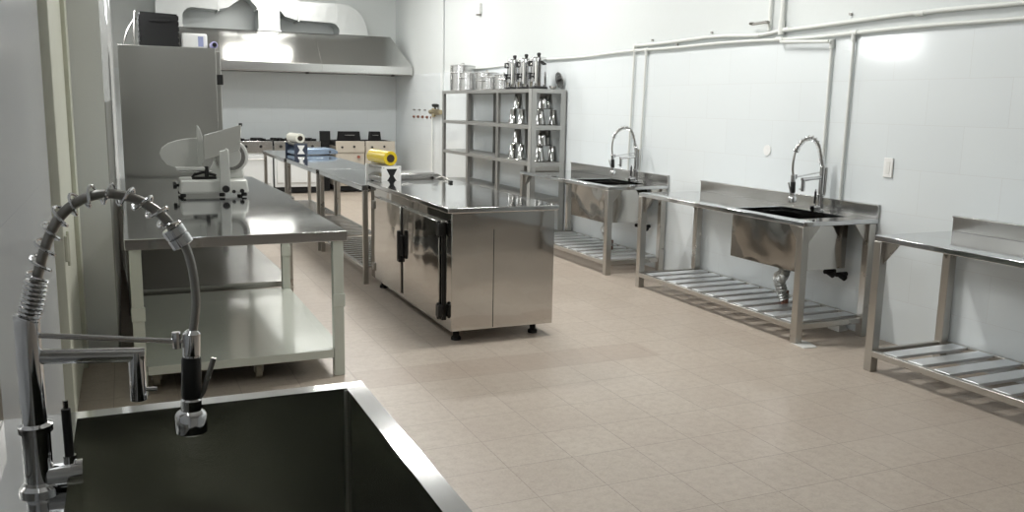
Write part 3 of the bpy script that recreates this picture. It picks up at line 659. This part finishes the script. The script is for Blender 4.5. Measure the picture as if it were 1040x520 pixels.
for x, y, z, si, t in spots:
    lb = f'upturned steel jug, {wh[si]} rack shelf, {t}'
    if tproto is None: tproto = tag(link('steel_jug', tumbler(), 'jug', loc=(x, y, z)), lb, 'jug', 'upside-down steel jugs on the rack')
    else:
        c = tproto.copy(); C.objects.link(c); c.location = (x, y, z); c['label'] = lb

def pot(label, loc, r, h, rz=0, lid=True):
    T = thing('stock_pot', label, 'pot', loc, rz, 'aluminium pots on the rack')
    link('body', MB().lathe([(r-.01, 0), (r, .012), (r, h-.008), (r+.006, h-.004), (r+.006, h), (r-.004, h), (r-.006, h-.02)], n=36), 'alu', T)
    if lid:
        ld = link('lid', MB().lathe([(r+.004, h), (r+.006, h+.006), (r*.7, h+.018), (.0, h+.022)], n=36), 'alu', T)
        link('lid_knob', MB().tube([(-.03, 0, h+.018), (-.025, 0, h+.04), (.025, 0, h+.04), (.03, 0, h+.018)], .006, 8), 'hose', ld)
    for s in (-1, 1):
        link('handle', MB().tube([(s*r, -.05, h*.7), (s*(r+.045), -.045, h*.72), (s*(r+.045), .045, h*.72), (s*r, .05, h*.7)], .007, 8), 'alu', T)
    return T
pot('tallest aluminium stock pot on the rack top, at the far left end', (4.755, 12.70, RH), .19, .37, .5)
pot('aluminium stock pot of middle height in front of the tallest one', (4.68, 12.22, RH), .15, .245, .3)
pot('wide aluminium pot between the mid-height pot and the coffee urns', (4.76, 11.74, RH), .17, .24, 1.57)
pot('low aluminium pot with a lid right in front of the wide pot', (4.66, 11.36, RH), .125, .17, .2)
pot('small aluminium pot next to the first coffee urn', (4.72, 11.02, RH), .13, .19, 1.0)

def urn(label, loc):
    T = thing('coffee_urn', label, 'urn', loc, .0, 'drink urns on the rack')
    link('base', MB().lathe([(.12, 0), (.12, .022), (.105, .035)], n=32), 'black', T)
    link('tank', MB().lathe([(.098, .03), (.1, .04), (.1, .37), (.09, .385), (.03, .395)], n=36), 'chrome', T)
    link('knob', MB().lathe([(.012, .39), (.018, .40), (.026, .42), (.022, .438), (.008, .443)], n=18), 'black', T)
    link('side_handle', MB().tube([(-.02, -.1, .33), (-.03, -.135, .33), (.03, -.135, .30), (.02, -.1, .30)], .012, 8).tube([(-.1, .0, .33), (-.135, .0, .33), (-.135, .0, .28), (-.1, .0, .28)], .012, 8), 'black', T)
    tp = link('tap', MB().tube([(-.09, -.04, .15), (-.15, -.06, .15)], .012, 10).tube([(-.14, -.057, .18), (-.14, -.057, .12)], .015, 10).box(-.165, -.12, -.085, -.03, .175, .195), 'black', T)
    link('sight_glass', MB().tube([(-.075, -.075, .07), (-.075, -.075, .33)], .009, 10), 'white', T)
    link('drip_cup', MB().lathe([(.04, .028), (.048, .09), (.046, .088), (.038, .04)], (-.11, -.045, 0), n=20), 'chrome', T)
    return T
u = urn('steel drink urn with black lid knob, farthest left of the three on the rack', (4.72, 10.68, RH))
dup(u, (4.72, 10.32, RH), label='middle one of the three steel drink urns on the rack')
dup(u, (4.72, 9.95, RH), label='steel drink urn nearest the camera on the rack top')
dk = thing('shadow_disc', 'grey disc standing in for a soft wall shadow, near end of rack top', 'lid', (4.93, 9.86, RH))  # disc and knob stand in for a soft shadow on the wall
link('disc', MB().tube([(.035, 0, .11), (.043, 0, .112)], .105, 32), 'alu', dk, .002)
link('lid_knob', MB().tube([(.035, 0, .11), (.01, 0, .109)], .014, 14), 'blackm', dk)  # knob of the shadow disc, part of the wall shadow stand-in
tag(link('small_bowl', MB().lathe([(.02, 0), (.035, .01), (.05, .04), (.047, .04), (.03, .012)], n=24), 'steel', loc=(4.85, 9.80, RH)), 'small steel bowl on the rack top beside the shadow disc', 'bowl')

# ---------------------------------------------------------------- pipes on the right wall
px_ = XR-.03
def sag(pts, amp=.006, n=6):
    out = arc_pts(pts, n); return [Vector((p.x, p.y, p.z+amp*math.sin(p.y*3.1))) for p in out]
P1 = thing('water_pipe', 'lower white water pipe along the right wall with drops to both sinks', 'pipe', (0, 0, 0))
link('pipe_run', MB().tube(sag([(px_, -1, 2.235), (px_, 3.0, 2.225), (px_, 5.17, 2.222), (px_, 6.1, 2.228), (px_, 7.93, 2.245), (px_, 9.0, 2.232), (px_, 10.4, 2.235), (px_, 12.2, 2.20), (px_, 13.0, 2.18)]), .0135, 12), 'pvc', P1)
link('drop_pipe', MB().tube([(px_, 5.08, 2.225), (px_, 5.09, .98)], .0125, 12), 'pvc', P1)
link('drop_pipe', MB().tube([(px_, 7.93, 2.24), (px_, 7.97, .98)], .0125, 12), 'pvc', P1)
for y, z in ((5.085, 2.222), (7.93, 2.243), (5.9, 2.228), (3.4, 2.226)): link('fitting', MB().tube([(px_, y-.035, z), (px_, y+.035, z)], .019, 12), 'pvc', P1)
for y, z in ((5.085, 2.195), (7.93, 2.215)): link('tee', MB().tube([(px_, y, z+.03), (px_, y, z-.035)], .018, 12), 'pvc', P1)
P2 = thing('water_pipe', 'upper white water pipe on the right wall, joined to the pair rising to the ceiling', 'pipe', (0, 0, 0))
link('pipe_run', MB().tube(sag([(px_, -1, 2.335), (px_, 3.0, 2.318), (px_, 4.6, 2.312), (px_, 5.78, 2.30), (px_, 6.2, 2.275), (px_, 6.9, 2.30), (px_, 8.16, 2.295)]), .0155, 12), 'pvc', P2)
link('drop_pipe', MB().tube([(px_-.0, 5.30, 2.165), (px_, 5.30, .98)], .0125, 12), 'pvc', P2)
link('drop_pipe', MB().tube([(px_-.0, 8.16, 2.30), (px_-.0, 8.20, .98)], .0125, 12), 'pvc', P2)
link('link_pipe', MB().tube([(px_-.034, 5.84, 2.200), (px_-.034, 5.30, 2.172)], .0135, 12).tube([(px_-.034, 5.30, 2.172), (px_, 5.30, 2.165)], .0135, 12).tube([(px_-.034, 5.84, 2.200), (px_, 5.87, 2.226)], .0155, 12), 'pvc', P2)
for y, z in ((5.82, 2.298), (6.18, 2.275), (8.13, 2.298), (4.5, 2.314)): link('fitting', MB().tube([(px_, y-.035, z), (px_, y+.035, z)], .019, 12), 'pvc', P2)
for y, z in ((5.30, 2.16), (8.16, 2.285)): link('tee', MB().tube([(px_, y, z+.03), (px_, y, z-.04)], .019, 12), 'pvc', P2)
P3 = thing('water_pipe', 'pair of white pipes rising to the ceiling above the middle sink', 'pipe', (0, 0, 0))
link('riser', MB().tube([(px_-.004, 5.88, 2.30), (px_-.004, 5.88, 4.19)], .020, 12), 'pvc', P3)
link('riser', MB().tube([(px_-.004, 6.03, 2.30), (px_-.004, 6.03, 4.19)], .016, 12), 'pvc', P3)
link('elbow', MB().tube([(px_-.004, 5.88, 2.26), (px_-.004, 5.88, 2.38)], .026, 12), 'pvc', P3)
vh = MB().tube([(px_-.004, 6.03, 2.37), (px_-.05, 6.03, 2.37)], .014, 10).tube([(px_-.05, 6.0, 2.37), (px_-.05, 6.2, 2.365)], .012, 10).lathe([(.02, 0), (.03, .01), (.02, .02)], (px_-.05, 6.2, 2.36), n=14)
link('stop_valve', vh, 'hose', P3)
for k, (y, z) in enumerate(((6.85, 2.34), (7.4, 2.26), (5.15, 2.36), (7.85, 2.33))):
    tag(link('pipe_clip', MB().tube([(XR-.001, y, z), (XR-.02, y, z)], .006, 8).box(XR-.022, XR-.008, y-.012, y+.012, z-.004, z+.012), 'hose'), ['small metal clip above the upper pipe, between the two sinks', 'small metal clip on the lower pipe near the far drop', 'small metal clip above the upper pipe, near the nearer drops', 'small metal clip above the far corner of the pipes'][k], 'clip')
ou = thing('wall_outlet', 'white wall outlet plate on the tiles between the middle sink and the last table', 'outlet', (XR-.009, 4.665, 1.255))
link('plate', MB().box(-.012, 0, -.04, .04, -.07, .07), 'white', ou, .004)
link('socket', MB().box(-.015, -.011, -.018, .018, -.045, .045), 'porc', ou, .002)
tag(link('blank_cover', MB().tube([(XR-.008, 5.98, 1.31), (XR-.016, 5.98, 1.31)], .045, 24), 'white'), 'round white blank cap on the tiles above the middle sink table', 'cover plate')
se = thing('wall_sensor', 'small white sensor high on the wall above the stock pots', 'sensor', (XR, 12.67, 3.06))
link('housing', MB().box(-.05, 0, -.06, .06, -.06, .10), 'white', se, .01)
link('lens', MB().lathe([(.035, -.02), (.045, 0)], (-.03, 0, -.06), n=16), 'hose', se)
# gas manifold on the right wall near the stoves
gm = thing('gas_manifold', 'brass gas valve with black knob on the wall beside the rack far end', 'gas valve', (XR-.01, 14.55, 1.52))
link('body', MB().tube([(-.06, -.28, 0), (-.06, .28, 0)], .04, 12).tube([(0, 0, 0), (-.09, 0, 0)], .05, 14).tube([(-.06, .1, -.09), (-.06, .1, .06)], .035, 12), 'brass', gm)
link('knob', MB().lathe([(.04, .0), (.06, .02), (.06, .05), (.03, .06)], (-.06, .02, .08), n=16).tube([(-.06, .02, .0), (-.06, .02, .09)], .015, 10), 'black', gm)
link('supply_pipe', MB().tube([(-.04, .25, 0), (-.04, .25, -1.4)], .012, 10), 'pvc', gm)
for k in range(9):
    row = k < 4; j = k if row else k-4
    y = (14.95+.32*j) if row else (14.9+.26*j)
    z = 1.545 if row else 1.42
    tag(link('wall_hook' if row else 'gas_stub', MB().tube([(XR-.006, y, z), (XR-.04, y, z)], .013 if row else .024, 10).lathe([(.010, 0), (.02, .015)], (XR-.04, y, z-.01), n=10), 'hose' if row else 'rust'),
        (['first', 'second', 'third', 'fourth'][j]+' grey hook from the gas valve in the upper row on the far right wall') if row else (['first', 'second', 'third', 'fourth', 'fifth'][j]+' dark gas stub from the valve in the lower row, far wall'),
        'hook' if row else 'gas stub', 'grey hooks on the far wall' if row else 'gas stubs on the far wall')

# bits on the floor
tag(link('tile_chip', MB().prism([(4.29, 4.60), (4.40, 4.59), (4.44, 4.70), (4.42, 4.80), (4.31, 4.76)], .0005, .006, 'z'), 'porc', None), 'white tile piece on the floor under the near leg of the middle sink table', 'tile piece')
T2.location.z = .0
tag(link('floor_scrap', MB().hexa([(4.88, 4.88, 0), (4.99, 4.90, 0), (4.98, 5.02, 0), (4.88, 5.0, 0), (4.90, 4.9, .045), (4.98, 4.92, .04), (4.97, 5.0, .035), (4.9, 4.98, .05)]), 'porc'), 'small white scrap on the floor against the wall under the middle sink table', 'scrap')

# ---------------------------------------------------------------- world, camera, colour
wd = bpy.data.worlds.new('world'); sc.world = wd; wd.use_nodes = True
wd.node_tree.nodes['Background'].inputs[0].default_value = (.6, .7, .8, 1); wd.node_tree.nodes['Background'].inputs[1].default_value = .3
F_, YAW, PIT, ROL = 887.71, math.radians(23.8923), math.radians(9.7146), math.radians(1.0516)
fwd = Vector((math.sin(YAW)*math.cos(PIT), math.cos(YAW)*math.cos(PIT), -math.sin(PIT)))
r0 = Vector((math.cos(YAW), -math.sin(YAW), 0)); u0 = r0.cross(fwd)
r1 = math.cos(ROL)*r0+math.sin(ROL)*u0; u1 = -math.sin(ROL)*r0+math.cos(ROL)*u0
cam = bpy.data.cameras.new('camera'); co = bpy.data.objects.new('camera', cam); C.objects.link(co)
cam.sensor_width = 36; cam.lens = 36*F_/1040; cam.clip_start = .02
mt = Matrix((r1, u1, -fwd)).transposed().to_4x4(); mt.translation = Vector((0, 0, 1.64)); co.matrix_world = mt
sc.camera = co
sc.view_settings.view_transform = 'Standard'; sc.view_settings.look = 'None'; sc.view_settings.gamma = 1; sc.view_settings.use_curve_mapping = False
sc.view_settings.exposure = -0.08
